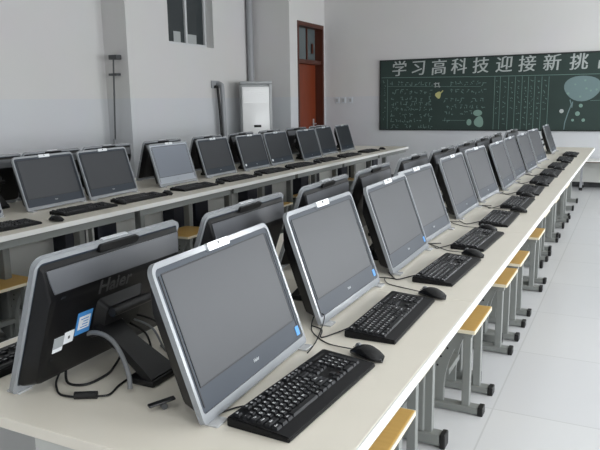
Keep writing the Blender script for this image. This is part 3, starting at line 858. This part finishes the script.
for k, (mt_, pts_) in enumerate((('cord', [(-1.215, 1.335, Z0+0.10), (-1.165, 1.34, Z0+0.075), (-1.15, 1.345, Z0+0.02), (-1.175, 1.37, Z0+0.004), (-1.22, 1.39, Z0+0.004)]),
        ('greycord', [(-1.215, 1.345, Z0+0.11), (-1.15, 1.35, Z0+0.09), (-1.12, 1.36, Z0+0.03), (-1.14, 1.40, Z0+0.004), (-1.19, 1.43, Z0+0.004)]),
        ('cord', [(-1.215, 1.355, Z0+0.12), (-1.14, 1.36, Z0+0.105), (-1.10, 1.375, Z0+0.04), (-1.11, 1.43, Z0+0.004), (-1.16, 1.48, Z0+0.004)]))):
    MB().tube(rel(pts_, o_), 0.003, 8, 6).build('cable_strand', MT[mt_], cb2, 60)
cl = thing('plastic_clip', 'small black plastic clip lying alone on the desk behind nearest screen', 'clip', (-0.938, 1.118, Z0), 0.95)
MB().box((-0.03, -0.009, 0.012), (0.035, 0.009, 0.018), 0.003, Matrix.Rotation(-0.12, 4, 'Y')).build('clip_plate', MT['black'], cl)
MB().tube([(0.004, -0.012, 0.008), (0.004, 0.012, 0.008)], 0.008, 10).build('clip_wheel', MT['darkpipe'], cl, 40)

# ------------------------------------------------------------------ stools
def make_stool(label, loc, rz, group):
    s = thing('stool', label, 'stool', loc, rz, group)
    MB().box((-0.15, -0.195, 0.41), (0.15, 0.195, 0.43), 0.004).build('seat', MT['seat'], s)
    MB().ring(rrect(-0.1525, -0.1975, 0.1525, 0.1975, 0.004, 2), rrect(-0.1495, -0.1945, 0.1495, 0.1945, 0.003, 2), lambda p: (p[0], p[1], 0.4115), lambda p: (p[0], p[1], 0.4285)).build('seat_edging', MT['seatedge'], s)
    for sy in (-1, 1):
        y = sy*0.12
        MB().box((-0.13, y-0.02, 0.375), (0.13, y+0.02, 0.41), 0.003).build('seat_bracket', MT['steel'], s)
        MB().box((0.088, y-0.018, 0.03), (0.124, y+0.018, 0.376), 0.003).build('leg', MT['steel'], s)
        pr = [(-0.145, 0.376), (0.087, 0.376), (0.072, 0.345), (0.045, 0.30), (0.022, 0.24), (0.006, 0.17), (0.0, 0.10), (0.0, 0.035), (-0.05, 0.035), (-0.145, 0.10)]
        sp = MB().prism(pr, lambda p: (p[0], y-0.013, p[1]), lambda p: (p[0], y+0.013, p[1]))
        n0 = len(sp.bm.faces)
        for hx_, hz in ((0.02, 0.335), (0.015, 0.305), (-0.02, 0.335), (-0.015, 0.26), (-0.05, 0.30), (-0.03, 0.215)):
            sp.tube([(hx_, y-0.0134, hz), (hx_, y+0.0134, hz)], 0.0055, 8)
        sp.bm.faces.ensure_lookup_table()
        for f_ in sp.bm.faces[n0:]: f_.material_index = 1
        sp.build('side_plate', MT['steel'], s).data.materials.append(MT['cap'])
        MB().box((-0.15, y-0.028, 0.006), (0.165, y+0.028, 0.038), 0.004).build('foot_bar', MT['steel'], s)
        for x0, x1 in ((0.165, 0.19), (-0.175, -0.15)):
            MB().box((x0, y-0.030, 0.0), (x1, y+0.030, 0.042), 0.004).build('foot_cap', MT['cap'], s)
    MB().box((-0.02, -0.105, 0.16), (0.02, 0.105, 0.19), 0.003).build('stretcher', MT['steel'], s)
    return s
sx = -0.717
ST_A = [(sx-0.012, 1.78, 0.02), (sx-0.08, 2.43, 0), (sx, 3.02, 0), (sx, 3.84, 0), (sx, 4.35, 0), (sx, 5.22, 0), (sx-0.07, 6.22, 0), (sx-0.07, 7.1, 0), (sx-0.07, 8.3, 0)]
labS = ['wood-topped steel stool nearest the camera, at the bottom edge of the picture', 'steel stool pushed fully under the near row, grey feet showing between two nearest seats', 'wood-topped steel stool, second seat from camera in the aisle beside the near row',
        'wood-topped steel stool, third seat from camera in the aisle beside the near row', 'wood-topped steel stool, fourth seat from camera, close behind the third',
        'wood-topped steel stool, fifth seat from camera, standing a little apart from the fourth']
st0 = None
for i, (x, y, a) in enumerate(ST_A):
    lab = labS[i] if i < 6 else 'steel stool pushed under the near row, %s from camera, feet showing' % ORD[i]
    if st0 is None: st0 = make_stool(lab, (x, y, 0), a, 'stools along the near row')
    else:
        c_ = copy_thing(st0, 'stool', lab, (x, y, 0), a, 'stools along the near row')
        if i == 1:
            for q_ in list(c_.children):
                if q_.name.startswith('foot_cap'): bpy.data.objects.remove(q_)
for i, y in enumerate([2.48, 3.20, 4.22, 4.98, 5.70, 6.5, 7.3, 8.1]):
    copy_thing(st0, 'stool', 'wood-topped stool under the right side of the far row, %s from left' % ORD[i], (-3.22+0.05*((i*7) % 3-1), y, 0), 0.03*((i*5) % 3-1), 'stools along the far row')
copy_thing(st0, 'stool', 'wood-topped stool on the wall side of the far row, at left edge', (-3.99, 3.02, 0), 0, 'stools along the far row')
